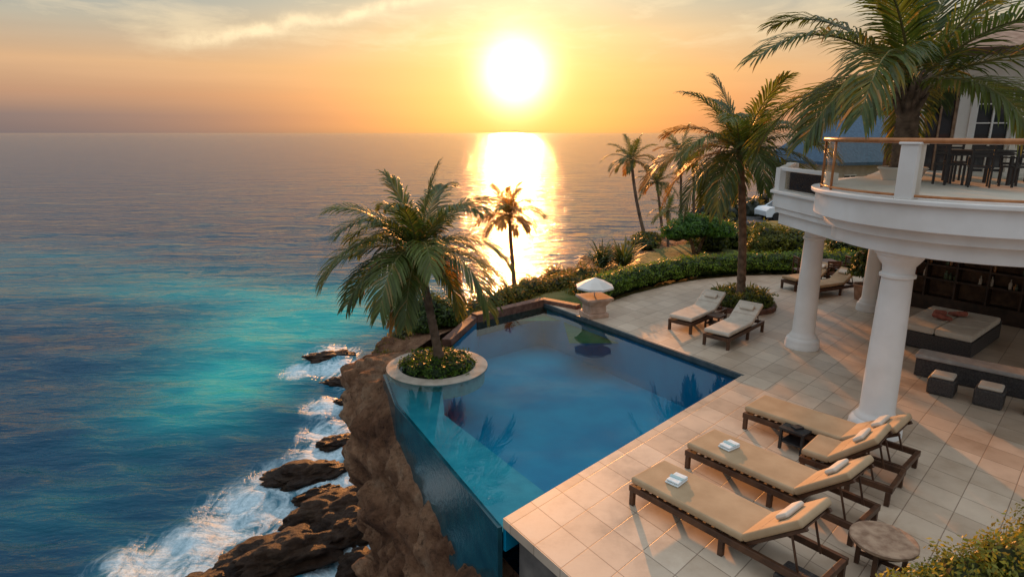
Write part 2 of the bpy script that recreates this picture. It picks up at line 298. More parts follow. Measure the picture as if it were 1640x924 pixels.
for _ in range(20): Nn[1:-1]=(Nn[:-2]+Nn[1:-1]*2+Nn[2:])/4
NI=34; NL=130; verts=[]; 
def rockd(b):
    v=noise.fractal(b*.6,1,2,3)*.45+(noise.ridged_multi_fractal(Vector((b.x*.9,b.y*.9,b.z*.55)),1,2.1,6,1,2)-1.1)*.24
    v+=(noise.ridged_multi_fractal(b*2.3+Vector((5,3,1)),1,2.1,4,1,2)-1.1)*.12
    cp=noise.voronoi(b*1.15)[0]; v+=(cp[1]-cp[0])*.38-.13
    cp=noise.voronoi(Vector((b.x,b.y,b.z*.6))*2.6)[0]; v+=(cp[1]-cp[0])*.22-.04
    return v
for i in range(len(P)):
    px,py,pz=P[i]; far=min(1,max(0,(py-17)/6))
    for j in range(NL):
        if j<NI:
            t=j/NI; b=Vector(Q[i]*(1-t)+P[i]*t); bul=math.sin(math.pi*t)*.22*(1-far); b+=Vector((Nn[i][0]*bul,Nn[i][1]*bul,bul*.7))
            am=min(1,t*2.2)*.85; nd=Vector((Nn[i][0]*.8,Nn[i][1]*.8,.5))
            disp=rockd(b)*am-.04; v=b+nd*disp
        else:
            t=(j-NI)/(NL-1-NI); zz=pz+(SEA-1.5-pz)*t; sdp=pz-zz
            off=(-.06*min(sdp,4.5)+max(0,sdp-4)*.14)*(1-far)+far*sdp*.45
            b=Vector((px+Nn[i][0]*off,py+Nn[i][1]*off,zz))
            k0=max(0,1-sdp/.8); nd=Vector((Nn[i][0]*(1-.2*k0),Nn[i][1]*(1-.2*k0),.2+.3*k0))
            v=b+nd*(rockd(b)*min(1.5,.85+sdp*.15)-.04)*(1+far)
        verts.append(v)
faces=[(i*NL+j,i*NL+j+1,(i+1)*NL+j+1,(i+1)*NL+j) for i in range(len(P)-1) for j in range(NL-1)]
mobj('rocky_cliff',verts,faces,M_rock,smooth=True)
def land_z(x,y):
    z=-.06-.03*max(0,y-22)
    return z+noise.fractal(Vector((x*.15,y*.15,0)),1,2,4)*.25*min(1,max(0,(y-23)/8))
gx=np.concatenate([np.arange(-3,30,.5),np.arange(30,260,5)]); gy=np.concatenate([np.arange(15.5,50,.5),np.arange(50,260,5)])
rx=np.array([p[0] for p in inner]); ry=np.array([p[1] for p in inner])
verts=[];ok=[]
deck_curve=[(1.9,17.5),(2.93,18.25),(3.8,19.2),(4.75,20.0),(5.7,20.8),(6.8,21.4),(8.4,21.9),(10.4,22.1),(17,22.2)]
for yv in gy:
    xr=np.interp(yv,ry,rx)
    for xv in gx:
        zz=land_z(xv,yv); 
        ok.append(xv>xr-.6)
        cx=np.interp(xv,[c[0] for c in deck_curve],[c[1] for c in deck_curve])
        if yv<cx-.2 : zz=-.35
        if xv<2.2 and yv<19.0: zz=-.35
        hill=0
        if yv>52 and xv>30: hill=10*math.exp(-((xv-75)/30)**2-((yv-110)/28)**2)
        verts.append((xv,yv,zz+hill))
nx=len(gx); faces=[]
for j in range(len(gy)-1):
    for i in range(nx-1):
        q4=(j*nx+i,j*nx+i+1,(j+1)*nx+i+1,(j+1)*nx+i)
        if all(ok[k] for k in q4): 
            if gy[j]<17.4 and gx[i]<1.5 and gx[i]>-1.6: continue
            faces.append(q4)
mobj('ground',verts,faces,M_ground,smooth=True)
def rock(cx,cy,rx,ry,rz,seed,zc=SEA,rot=None):
    bm=bmesh.new(); bmesh.ops.create_icosphere(bm,subdivisions=6,radius=1)
    for v in bm.verts:
        c=v.co.copy(); o=Vector((seed*7.1,seed*3.3,0)); cp=noise.voronoi(c*1.7+o)[0]; cp2=noise.voronoi(c*4+o)[0]
        f=.85+noise.fractal(c*1.1+o,1,2,4)*.32+(cp[1]-cp[0])*.38+(cp2[1]-cp2[0])*.1
        v.co=Vector((c.x*rx,c.y*ry,c.z*rz))*f
    me=bpy.data.meshes.new('sea_rock'); bm.to_mesh(me); bm.free(); me.materials.append(M_rock2)
    me.polygons.foreach_set('use_smooth',[True]*len(me.polygons))
    o=link(bpy.data.objects.new('sea_rock',me)); o.location=(cx,cy,zc); o.rotation_euler=(0,0,seed*1.3 if rot is None else rot)
for i,(a,b,r1,r2,r3,ro) in enumerate([(-9.2,25.2,1.8,1.0,.55,.3),(-6.9,22.6,2.4,1.3,.85,.7),(-8.2,19.6,2.5,1.3,.85,.6),(-6.4,20.9,1.5,1.2,.8,.9),(-12.4,40.5,1.7,.8,.4,.3),(-10.6,36,1.1,.6,.35,0),(-8.6,28.3,1.1,.6,.35,.4),(-5,25,1.5,1.2,.9,0),(-10.4,17.9,1.6,1.0,.4,.5),(-6.8,27,.9,.7,.4,.2),(-5.0,19.0,1.3,1.1,.6,.2),(-9.6,33,.8,.55,.3,.3),(-8.3,23.6,1.0,.5,.35,.6)]): rock(a,b,r1,r2,r3,i+1,rot=ro)
# ---------------------------------------------------------------- terrace
arcdeck=[(-.12,7.35),(4.91,12.44),(.96,18.2),(1.9,17.5)]
poly=arcdeck+deck_curve[1:]+[(17,3),(2.9,3)]
b=MB(); b.prism(poly,-.14,0); b.obj('terrace',M_tile,bevel=0)
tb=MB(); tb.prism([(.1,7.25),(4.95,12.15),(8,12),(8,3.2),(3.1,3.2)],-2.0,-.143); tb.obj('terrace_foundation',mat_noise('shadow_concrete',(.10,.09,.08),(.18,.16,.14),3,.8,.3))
b=MB(); b.prism([(.72,6.15),(1.2,5.45),(.95,5.3),(.47,6.0)],-.5,-.35); b.obj('stone_step',M_stone)
def strip(p0,p1,wd,z0,z1,mb):
    d=Vector((p1[0]-p0[0],p1[1]-p0[1],0)); l=d.length; a=math.atan2(d.y,d.x)
    mb.box(((p0[0]+p1[0])/2,(p0[1]+p1[1])/2,(z0+z1)/2),(l,wd,z1-z0),RZ(a))
pool=empty('infinity_pool')
mp_=mat_noise('pool_tile_blue',(.0,.24,.42),(.0,.34,.52),.8,.35,.05,20)
mpl=mat_noise('pool_ledge_tile',(.06,.29,.36),(.12,.38,.44),3,.4,.1,20)
mpw=mat_noise('pool_outer_wall',(.006,.05,.07),(.012,.08,.10),4,.15,.15,12)
bot=[(.65,8.15),(4.9,12.44),(.95,18.2),(-.93,16.68),(-1.45,14.6),(-1.5,12.5),(-1.3,11.05)]
nb=len(bot)
b=MB(); b.add([(x_,y_,-1.3) for x_,y_ in bot]+[(x_,y_,-.10) for x_,y_ in bot],[tuple(range(nb))]+[(i,(i+1)%nb,nb+(i+1)%nb,nb+i) for i in range(1,5)]); b.obj('basin',mp_,pool)
b=MB(); b.add([(-.1,7.38,-.26),(.66,8.14,-.26),(-1.3,11.05,-.26),(-1.5,12.5,-.26),(-2.7,12.75,-.26),(-2.17,11.2,-.26)],[(0,1,2,3,4,5)]); 
b.add([(.66,8.14,-.26),(-1.3,11.05,-.26),(-1.5,12.5,-.26),(.66,8.14,-1.3),(-1.3,11.05,-1.3),(-1.5,12.5,-1.3)],[(0,1,4,3),(1,2,5,4)]);b.obj('shallow_ledge',mpl,pool)
b=MB(); strip((-.16,7.32),(-2.24,11.2),.07,-1.9,-.115,b); strip((-2.24,11.2),(-2.78,12.75),.07,-1.9,-.115,b); b.obj('overflow_wall',mpw,pool)
b=MB(); strip((-.12+.02,7.35),(4.93,12.42),.05,-.5,-.142,b); b.obj('pool_side',mp_,pool)
b=MB(); b.add([(x_,y_,-.10) for x_,y_ in [(-.17,7.37),(4.905,12.44),(.955,18.19),(-.94,16.69),(-1.5,14.6),(-2.74,12.75),(-2.26,11.2)]],[tuple(range(7))])
m,nt,p=newmat('pool_water'); L=nt.links.new
geo=N(nt,'ShaderNodeNewGeometry'); n1=N(nt,'ShaderNodeTexNoise',Scale=1.6,Detail=3); L(geo.outputs['Position'],n1.inputs['Vector'])
bp=N(nt,'ShaderNodeBump',Strength=.05,Distance=.05); L(n1.outputs['Fac'],bp.inputs['Height'])
tr=N(nt,'ShaderNodeBsdfTransparent',Color=(.50,.94,.99,1)); gl=N(nt,'ShaderNodeBsdfGlossy',Roughness=.01); fr=N(nt,'ShaderNodeFresnel',IOR=1.36); L(bp.outputs[0],gl.inputs['Normal']); L(bp.outputs[0],fr.inputs['Normal'])
mx=N(nt,'ShaderNodeMixShader'); L(fr.outputs[0],mx.inputs[0]); L(tr.outputs[0],mx.inputs[1]); L(gl.outputs[0],mx.inputs[2]); L(mx.outputs[0],nt.nodes['Material Output'].inputs[0])
b.obj('water_surface',m,pool)
b=MB(); strip((4.91,12.40),(.98,18.12),.07,-.142,.003,b); strip((4.93,12.42),(-.1,7.33),.05,-.142,-.004,b); b.obj('dark_coping',mat_noise('coping_dark',(.03,.05,.06),(.06,.08,.09),5,.4,.1),pool)
b=MB(); strip((-1.05,16.6),(.96,18.32),.28,-.5,.12,b); strip((.90,18.33),(1.95,17.55),.26,-.5,.117,b); strip((-1.05,16.7),(-1.62,14.6),.25,-.5,.06,b); b.obj('low_brick_wall',M_brick,bevel=.02)
# ---------------------------------------------------------------- vegetation
def palm(name,base,crown,L_,nf,rb,rt,seed,orange=.0,leafw=.03,nl=46,droop=1.0,e_hi=78,e_lo=-14,boots=0,bend=.0,wind=(0,0),lc=.30,aoff=0):
    rnd=random.Random(seed); par=empty(name)
    base=Vector(base);crown=Vector(crown); pts=[];rad=[]; K=40
    for i in range(K+1):
        t=i/K; p_=base.lerp(crown,t); p_+=Vector((1,0.3,0))*bend*math.sin(math.pi*t)
        pts.append(p_); r=rb+(rt-rb)*t**.6; rad.append(r*(1.09 if i%2 else .95)*(1.35-.35*min(1,t*8)))
    tb=MB(); tb.tube(pts,rad,12)
    for i in range(boots if boots else 9):
        a=i*2.4; t=1-(.42 if boots else .06)*(i/max(1,boots or 9)); p_=base.lerp(crown,t); d=Vector((math.cos(a),math.sin(a),1.1)).normalized()
        tb.tube([p_,p_+d*rt*1.4,p_+d*rt*2.4+Vector((0,0,rt*.6))],[rt*.5,rt*.33,rt*.12],5)
    tb.obj('trunk',M_trunk,par,smooth=True)
    fb=MB(); rb_=MB()
    for f in range(nf):
        a=aoff+f*2.39996+rnd.uniform(-.25,.25); u=(f+.5)/nf; el=R(e_hi-(e_hi-e_lo)*u**.85+rnd.uniform(-7,7)); LL=L_*(rnd.uniform(.85,1.08))*(.82+.2*math.sin(math.pi*u))
        d=Vector((math.cos(a)*math.cos(el)+wind[0],math.sin(a)*math.cos(el)+wind[1],math.sin(el))).normalized()
        p_=crown+Vector((0,0,rt*.5)); S_=26; ds=LL/S_; P_=[p_.copy()];D_=[d.copy()]
        hz=math.hypot(d.x,d.y); dro=droop*rnd.uniform(.75,1.2)
        for k in range(S_):
            t=k/S_; d=(d+Vector((wind[0]*.06,wind[1]*.06,-dro*(.022+.085*t)*(.35+.65*max(hz,.35))))).normalized(); p_=p_+d*ds; P_.append(p_.copy());D_.append(d.copy())
        rb_.tube(P_[::3]+[P_[-1]],[ .02*L_/2.5*(1-.8*i/9) for i in range(len(P_[::3])+1)],5,None)
        g=rnd.uniform(0,1); isor=(u>.78 and rnd.random()<.15+orange) or rnd.random()<orange
        basec=(np.array([.04,.07,.022])*(1-g)+np.array([.10,.13,.03])*g) if not isor else np.array([.27,.145,.03])*(.7+.5*g)
        twist=rnd.uniform(-.15,.15)
        for side in(-1,1):
            for k in range(nl):
                t=.10+.90*(k+rnd.random()*.6)/nl; ii=min(S_-1,int(t*S_)); fr_=t*S_-ii
                q0=P_[ii].lerp(P_[ii+1],min(1,fr_)); dd=D_[ii]; sv=dd.cross(Vector((0,0,1)))
                if sv.length<.05: sv=Vector((math.sin(a),-math.cos(a),0))
                sv.normalize(); up=sv.cross(dd)
                ll=LL*lc*(max(.05,math.sin(math.pi*(.10+.80*t)))**.7)*rnd.uniform(.8,1.12)
                dr=(sv*side*(1.0-.45*t)+dd*(.6+.75*t)+up*(rnd.uniform(-.05,.22)+twist*side)).normalized()
                wv=(dd-dr*dd.dot(dr)).normalized()*leafw*L_/2.3*.5
                dr2=(dr+Vector((0,0,-rnd.uniform(.25,.6)*droop))).normalized(); dr3=(dr2+Vector((0,0,-.4*droop))).normalized()
                a1=q0+dr*ll*.45; a2=a1+dr2*ll*.33; a3=a2+dr3*ll*.22
                c=basec*rnd.uniform(.65,1.35); 
                if rnd.random()<.05: c=np.array([.2,.15,.05])
                fb.add([q0-wv*.5,q0+wv*.5,a1+wv,a1-wv,a2+wv*.75,a2-wv*.75,a3],[(0,1,2,3),(3,2,4,5),(5,4,6)],(c[0],c[1],c[2],1))
    rb_.obj('frond_stems',M_stem,par,smooth=True)
    fb.obj('fronds',M_leaf,par)
    return par
def leaves(name,blobs,n_,size,c1,c2,seed=1,parent=None,core=.72,flat=0,elong=1.6,tipc=None):
    rnd=np.random.RandomState(seed); V=[];Fc=[];C=[]; vol=np.array([b_[3]*b_[4]+b_[4]*b_[5]+b_[3]*b_[5] for b_ in blobs]); vol/=vol.sum()
    for bi,(cx,cy,cz,rx,ry,rz) in enumerate(blobs):
        k=max(10,int(n_*vol[bi]))
        for _ in range(k):
            d=rnd.normal(size=3); d/=np.linalg.norm(d); 
            if d[2]<-.3: d[2]*=.4
            lump=1+.22*noise.noise(Vector((d[0]*2.2+cx*3,d[1]*2.2+cy*3,d[2]*2.2)))*2
            rr=rnd.uniform(.72,1.08)*lump
            p_=np.array([cx+d[0]*rx*rr,cy+d[1]*ry*rr,cz+d[2]*rz*rr])
            nn=d+rnd.normal(size=3)*.55; nn/=np.linalg.norm(nn); t1=np.cross(nn,rnd.normal(size=3)); t1/=np.linalg.norm(t1)+1e-9; t2=np.cross(nn,t1)
            s_=size*rnd.uniform(.6,1.3); i0=len(V)
            V+= [tuple(p_-t1*s_*elong*.5),tuple(p_+t2*s_*.35),tuple(p_+t1*s_*elong*.5),tuple(p_-t2*s_*.35)]
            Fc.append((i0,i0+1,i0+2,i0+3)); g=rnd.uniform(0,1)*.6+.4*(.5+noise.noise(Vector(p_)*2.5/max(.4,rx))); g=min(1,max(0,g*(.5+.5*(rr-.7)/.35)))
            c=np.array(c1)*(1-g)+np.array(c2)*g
            if tipc is not None and rnd.uniform()<.12: c=np.array(tipc)
            C.append((c[0],c[1],c[2],1))
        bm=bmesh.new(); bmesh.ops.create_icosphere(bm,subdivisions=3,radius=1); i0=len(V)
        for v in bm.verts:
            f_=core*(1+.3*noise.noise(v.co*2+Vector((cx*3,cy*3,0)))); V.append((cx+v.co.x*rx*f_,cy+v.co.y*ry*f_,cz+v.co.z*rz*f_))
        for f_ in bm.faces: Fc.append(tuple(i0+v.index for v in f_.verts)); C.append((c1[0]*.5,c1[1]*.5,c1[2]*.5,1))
        bm.free()
    return mobj(name,V,Fc,M_leaf,parent,cols=C)
def spiky(name,c,n_,ln,col,seed,parent=None,w=.05,up=.9):
    rnd=random.Random(seed); fb=MB()
    for i in range(n_):
        a=rnd.uniform(0,6.28); e=rnd.uniform(.15,1.4)*up; d=Vector((math.cos(a)*math.cos(e),math.sin(a)*math.cos(e),math.sin(e))); s_=Vector((-math.sin(a),math.cos(a),0))*w
        l=ln*rnd.uniform(.7,1.1); p0=Vector(c)+Vector((d.x,d.y,0))*.05; p1=p0+d*l*.5; p2=p1+(d+Vector((0,0,-.35))).normalized()*l*.3; p3=p2+(d+Vector((0,0,-.8))).normalized()*l*.22; g=rnd.uniform(.6,1.5)
        fb.add([p0-s_*.5,p0+s_*.5,p1+s_,p1-s_,p2+s_*.7,p2-s_*.7,p3],[(0,1,2,3),(3,2,4,5),(5,4,6)],(col[0]*g,col[1]*g,col[2]*g,1))
    return fb.obj(name,M_leaf,parent)
DG=(.018,.035,.010); MG=(.06,.10,.025); YG=(.13,.16,.035); 
palm('palm_tree',(-1.62,13.25,.0),(-2.02,13.2,2.5),2.4,29,.11,.08,3,orange=.03,nl=54,wind=(-.05,0),droop=1.1,e_lo=-18,lc=.33,leafw=.034)
palm('palm_tree',(.13,26,-1.8),(-.13,26,1.6),1.65,26,.10,.07,5,orange=.95,nl=38,leafw=.045,lc=.34)  # small far palm: warm sunset light is put into its orange frond colour
palm('palm_tree',(6.77,17.86,.05),(6.38,17.86,4.45),2.75,28,.14,.09,9,orange=.14,nl=54,wind=(.03,0),bend=.08,droop=1.1,e_lo=-18,lc=.32,leafw=.034)
palm('palm_tree',(8.0,13.0,4.1),(7.93,13.0,5.8),4.3,19,.25,.19,12,orange=.0,nl=78,boots=26,leafw=.024,droop=.95,e_hi=72,e_lo=0,lc=.28,aoff=.5)
palm('palm_tree',(7.0,32,-.6),(6.0,32,3.6),1.6,20,.1,.07,21,orange=.1,nl=28,bend=-.12,leafw=.05)
palm('palm_tree',(8.2,33.5,-.6),(7.7,33.5,2.4),1.5,18,.09,.06,22,nl=26,leafw=.05)
palm('palm_tree',(9.3,34,-.6),(9.0,34,3.9),1.7,18,.09,.06,23,nl=28,orange=.1,leafw=.05)
palm('palm_tree',(10.3,35,-.6),(10.0,35,3.2),1.5,18,.09,.06,24,nl=26,leafw=.05)
palm('palm_tree',(7.6,30,-.5),(7.5,30,1.3),1.1,16,.07,.05,25,nl=24,leafw=.05)
palm('palm_tree',(15.5,44,-1),(15.4,44,.6),1.2,14,.1,.07,26,nl=20,leafw=.06)
palm('palm_tree',(22,52,-1),(21.6,52,1.3),1.9,14,.12,.09,27,nl=20,leafw=.06)
pl=empty('round_planter')
b=MB(); C0=(-1.68,13.2); b.lathe((C0[0],C0[1],-.84),[(1.06,.4),(1.06,.68),(1.12,.71),(1.13,.76),(.86,.78),(.84,.70),(.80,.66)],64,cap=False); b.obj('stone_ring',M_stone,pl,smooth=False)
b=MB(); b.lathe((C0[0],C0[1],-.18),[(.87,0),(.7,.08),(.3,.14),(.05,.15)],40); b.obj('soil',M_soil,pl,smooth=True)
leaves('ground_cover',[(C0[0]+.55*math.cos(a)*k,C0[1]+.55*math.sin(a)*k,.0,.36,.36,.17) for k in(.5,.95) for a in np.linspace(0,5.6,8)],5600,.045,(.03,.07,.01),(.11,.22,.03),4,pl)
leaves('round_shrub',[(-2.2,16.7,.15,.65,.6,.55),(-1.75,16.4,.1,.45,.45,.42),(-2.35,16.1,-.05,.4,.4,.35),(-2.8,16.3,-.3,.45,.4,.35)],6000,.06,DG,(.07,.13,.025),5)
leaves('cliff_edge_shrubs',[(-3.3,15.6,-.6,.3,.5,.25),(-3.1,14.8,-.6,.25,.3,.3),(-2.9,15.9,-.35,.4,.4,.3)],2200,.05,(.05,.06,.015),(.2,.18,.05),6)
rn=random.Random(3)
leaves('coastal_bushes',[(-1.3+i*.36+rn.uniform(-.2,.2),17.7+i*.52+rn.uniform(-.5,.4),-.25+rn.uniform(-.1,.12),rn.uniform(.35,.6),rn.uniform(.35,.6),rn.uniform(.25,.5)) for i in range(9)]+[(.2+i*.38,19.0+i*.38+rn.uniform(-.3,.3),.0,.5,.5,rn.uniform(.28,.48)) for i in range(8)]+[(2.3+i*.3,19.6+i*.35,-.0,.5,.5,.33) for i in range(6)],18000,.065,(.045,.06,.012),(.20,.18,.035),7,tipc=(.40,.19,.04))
dc=[(2.75,18.7),(3.5,19.6),(4.4,20.4),(5.4,21.2),(6.6,21.85),(8.3,22.4),(10.4,22.6),(13.5,22.7)]
pts=[]
for i in range(len(dc)-1):
    a=Vector(dc[i]);b_=Vector(dc[i+1]); k=max(1,int((b_-a).length/.33))
    for j in range(k): pts.append(a.lerp(b_,j/k))
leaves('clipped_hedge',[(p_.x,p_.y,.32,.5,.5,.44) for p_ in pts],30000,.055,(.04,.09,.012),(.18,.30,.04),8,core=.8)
spiky('spiky_palm_shrub',(3.4,23.2,.0),190,1.25,(.06,.085,.035),1,w=.03); spiky('spiky_palm_shrub',(4.15,22.8,.15),190,1.3,(.07,.095,.04),2,w=.03)
def tree(name,x_,y_,z0,blobs,n_,size,seed,th=.9,c1=DG,c2=MG):
    par=empty(name); b=MB()
    for dx in(-.25,.2):
        b.tube([(x_+dx*.3,y_,z0),(x_+dx,y_,z0+th*.6),(x_+dx*2,y_,z0+th)],[.09,.07,.05],8)
    b.obj('trunk',M_trunk,par,smooth=True); leaves('crown',blobs,n_,size,c1,c2,seed,par)
tree('clipped_tree',8.1,27,-.2,[(7.2,27,.75,.75,.7,.5),(8.1,26.9,.95,.9,.8,.58),(9,27.1,.8,.75,.7,.5),(7.7,27.3,1.05,.7,.6,.45),(8.6,27,1.08,.6,.6,.4)],9000,.08,9,c1=(.02,.07,.012),c2=(.09,.20,.035))
leaves('round_bush',[(10.7,25.6,.55,.85,.8,.8),(10.3,25.4,.3,.6,.6,.6)],4500,.08,(.04,.06,.01),(.17,.19,.03),10)
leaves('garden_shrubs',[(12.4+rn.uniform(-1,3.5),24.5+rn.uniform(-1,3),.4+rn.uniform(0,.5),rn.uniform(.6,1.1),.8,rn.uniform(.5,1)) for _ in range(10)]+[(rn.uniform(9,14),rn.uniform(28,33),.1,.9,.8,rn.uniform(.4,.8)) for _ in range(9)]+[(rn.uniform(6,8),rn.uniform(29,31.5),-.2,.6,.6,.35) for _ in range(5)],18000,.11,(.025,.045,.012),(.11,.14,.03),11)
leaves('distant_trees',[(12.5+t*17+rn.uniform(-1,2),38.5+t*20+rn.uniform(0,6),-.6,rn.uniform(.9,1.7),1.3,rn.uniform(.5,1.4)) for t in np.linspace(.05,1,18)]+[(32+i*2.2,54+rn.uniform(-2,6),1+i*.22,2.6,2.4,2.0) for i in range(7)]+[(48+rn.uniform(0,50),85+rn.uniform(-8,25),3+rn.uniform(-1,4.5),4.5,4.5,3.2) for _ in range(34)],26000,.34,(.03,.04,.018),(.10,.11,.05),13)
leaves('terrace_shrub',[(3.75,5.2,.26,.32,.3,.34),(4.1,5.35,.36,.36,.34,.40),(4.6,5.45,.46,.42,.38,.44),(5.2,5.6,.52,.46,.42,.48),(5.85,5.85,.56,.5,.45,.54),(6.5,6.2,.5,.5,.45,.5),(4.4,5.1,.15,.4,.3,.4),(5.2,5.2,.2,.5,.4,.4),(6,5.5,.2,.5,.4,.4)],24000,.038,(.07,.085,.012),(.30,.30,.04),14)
pb=empty('palm_bed'); b=MB(); b.lathe((6.77,17.86,0),[(1.0,0),(1.0,.12),(.9,.14),(.88,.08)],40,cap=False); b.obj('edging',M_brick,pb); b=MB(); b.lathe((6.77,17.86,0.01),[(.9,.02),(.5,.12),(.05,.15)],30); b.obj('soil',M_soil,pb)
leaves('low_leaves',[(6.77+.55*math.cos(a),17.86+.55*math.sin(a),.22,.4,.38,.28) for a in np.linspace(0,5.5,8)],7000,.06,(.03,.05,.012),(.15,.19,.04),15,pb)
for i in range(9): spiky('spiky_leaves',(6.77+.6*math.cos(i*.8),17.86+.6*math.sin(i*.8),.2),26,.55,(.08,.12,.035),30+i,pb,w=.018)
# ---------------------------------------------------------------- villa
V_=empty('white_villa')
def column(x_,y_,zt,r=.27):
    b=MB(); H_=zt
    prof=[(r*1.55,0),(r*1.55,.10),(r*1.5,.12),(r*1.52,.17),(r*1.42,.23),(r*1.25,.26),(r*1.22,.30),(r*1.08,.34),(r*1.0,.40)]
    for i in range(1,9): prof.append((r*(1-.16*(i/8)**1.5),.40+(H_-.85)*i/8))
    zt2=.40+(H_-.85); prof+=[(r*.98,zt2+.02),(r*.98,zt2+.06),(r*.86,zt2+.08),(r*.88,zt2+.2),(r*1.05,zt2+.26),(r*1.22,zt2+.33),(r*1.25,zt2+.37),(r*1.38,zt2+.39),(r*1.38,H_)]
    b.lathe((x_,y_,0.002),prof,48); o=b.obj('column',M_white,V_,smooth=True); m=o.modifiers.new('e','EDGE_SPLIT'); m.split_angle=R(40)
column(6.25,9.87,3.165); column(6.97,14.24,3.045,.25); column(10.3,17.4,3.045,.2)
CC=(7.75,10.5)
def outline(r,d=0):
    a=[(CC[0]+r*math.cos(R(t)),CC[1]+r*math.sin(R(t))) for t in np.linspace(145,270,48)]
    return a+[(17+d,CC[1]-r),(17+d,18.5),(10.6,17.9+d*.1),(7.9,14.1+(r-2.45)),]
for i,(z0,z1,r) in enumerate([(3.17,3.43,2.08),(3.43,3.60,2.24),(3.60,3.98,2.42),(3.98,4.05,2.50)]):
    b=MB(); b.prism(outline(r,i*.004),z0,z1); o=b.obj('balcony_tier',M_white,V_,bevel=.015)
def out2(e): return [(5.72-e,13.75+e*.4),(5.85-e,11.3),(9.0,11.2),(13,14),(17.0,17),(17,19.2+e),(10.5,18.2+e),(7.05-e*.5,16.1+e)]
for z0,z1,e in[(3.05,3.3,-.14),(3.3,3.42,-.05),(3.42,3.72,0.0),(3.72,3.78,.07)]:
    b=MB(); b.prism(out2(e),z0,z1); b.obj('side_balcony_tier',M_white,V_,bevel=.012)
b=MB()
for p_ in[(5.85,13.68),(5.98,11.9),(7.0,15.85)]: b.box((p_[0],p_[1],4.02),(.22,.22,.48))
strip((5.85,13.68),(5.98,11.9),.16,4.2,4.27,b); strip((5.85,13.7),(7.0,15.85),.16,4.2,4.27,b); b.obj('side_rail',M_white,V_,bevel=.01)
b=MB(); strip((5.85,13.5),(5.97,12.05),.02,3.82,4.19,b); strip((5.92,13.85),(6.93,15.72),.02,3.82,4.19,b); b.obj('side_glass',M_glass,V_)
arc=[(CC[0]+2.36*math.cos(R(t)),CC[1]+2.36*math.sin(R(t))) for t in np.linspace(160,270,40)]+[(12,CC[1]-2.36)]
b=MB(); b.tube([(x_,y_,4.88) for x_,y_ in arc],.04,10); b.tube([(x_,y_,4.1) for x_,y_ in arc],.02,6); b.obj('handrail',M_rail,V_,smooth=True)
b=MB()
for i in range(len(arc)-1):
    a,c=arc[i],arc[i+1]; b.add([(a[0],a[1],4.12),(c[0],c[1],4.12),(c[0],c[1],4.84),(a[0],a[1],4.84)],[(0,1,2,3)])
b.obj('rail_glass',M_glass,V_)
b=MB(); a=R(213); b.box((CC[0]+2.33*math.cos(a),CC[1]+2.33*math.sin(a),4.44),(.24,.24,.78),RZ(a)); b.box((CC[0]+2.33*math.cos(a),CC[1]+2.33*math.sin(a),4.845),(.29,.29,.035),RZ(a)); b.obj('rail_post',M_white,V_,bevel=.01)
b=MB()
for t in(163,176): b.tube([(CC[0]+2.36*math.cos(R(t)),CC[1]+2.36*math.sin(R(t)),4.05),(CC[0]+2.36*math.cos(R(t)),CC[1]+2.36*math.sin(R(t)),4.88)],.022,8)
b.obj('rail_baluster',M_rail,V_,smooth=True)
U0=Vector((10.3,16.4,0)); U1=Vector((17,13.6,0)); du=(U1-U0).normalized(); au=math.atan2(du.y,du.x); nu=Vector((du.y,-du.x,0))
def wallbox(name,s0,s1,z0,z1,th,off,mat,bev=0):
    c=U0+du*((s0+s1)/2)+nu*off; return box(name,(c.x,c.y,(z0+z1)/2),(s1-s0,th,z1-z0),mat,V_,RZ(au),bev)
wallbox('upper_wall',0,.12,4.05,6.6,.25,0,M_white); wallbox('upper_wall',.80,1.15,4.05,6.6,.25,0,M_white); wallbox('upper_wall',1.95,7,4.05,6.6,.25,0,M_white)
wallbox('upper_wall',.12,.80,6.05,6.6,.25,0,M_white); wallbox('upper_wall',1.15,1.95,6.05,6.6,.25,0,M_white)
wallbox('door_glass',1.15,1.95,4.05,6.05,.03,-.02,M_win); wallbox('window_glass',.12,.80,4.05,6.05,.03,-.02,M_win)
for s0,s1 in((.12,.18),(.44,.48),(.74,.80)): wallbox('window_frame',s0,s1,4.05,6.05,.07,.04,M_woodl)
for s0,s1 in((1.15,1.22),(1.53,1.57),(1.88,1.95)): wallbox('door_frame',s0,s1,4.05,6.05,.08,.045,M_white)
for zz in(4.12,4.7,5.2,5.65,6.0): wallbox('door_bar',1.22,1.53,zz,zz+.03,.05,.03,M_white); wallbox('door_bar',1.57,1.88,zz,zz+.03,.05,.03,M_white)
wallbox('door_trim',1.05,1.15,4.05,6.15,.05,.15,M_white);wallbox('door_trim',1.95,2.05,4.05,6.15,.05,.15,M_white);wallbox('door_trim',1.05,2.05,6.152,6.24,.06,.155,M_white)
c=U0+du*2.6+nu*.2; b=MB(); b.lathe((c.x,c.y,5.55),[(.05,0),(.09,.05),(.10,.28),(.04,.36)],12); b.box((c.x-nu.x*.05,c.y-nu.y*.05,5.5),(.05,.1,.2),RZ(au)); b.obj('wall_lantern',M_dark,V_)
b=MB(); strip((10.32,16.5),(13.6,20.8),.25,4.053,6.6,b); b.obj('side_wall',M_white,V_)
b=MB(); b.prism([(9.2,15.8),(17.2,12.3),(18,20.5),(13,21),(12.4,20.5)],6.602,6.70); b.obj('eave_soffit',M_white,V_); b=MB(); b.prism([(9.1,15.65),(17.3,12.05),(18.1,20.6),(13,21.1),(12.3,20.6)],6.702,6.86); b.obj('eave_fascia',M_wood,V_)
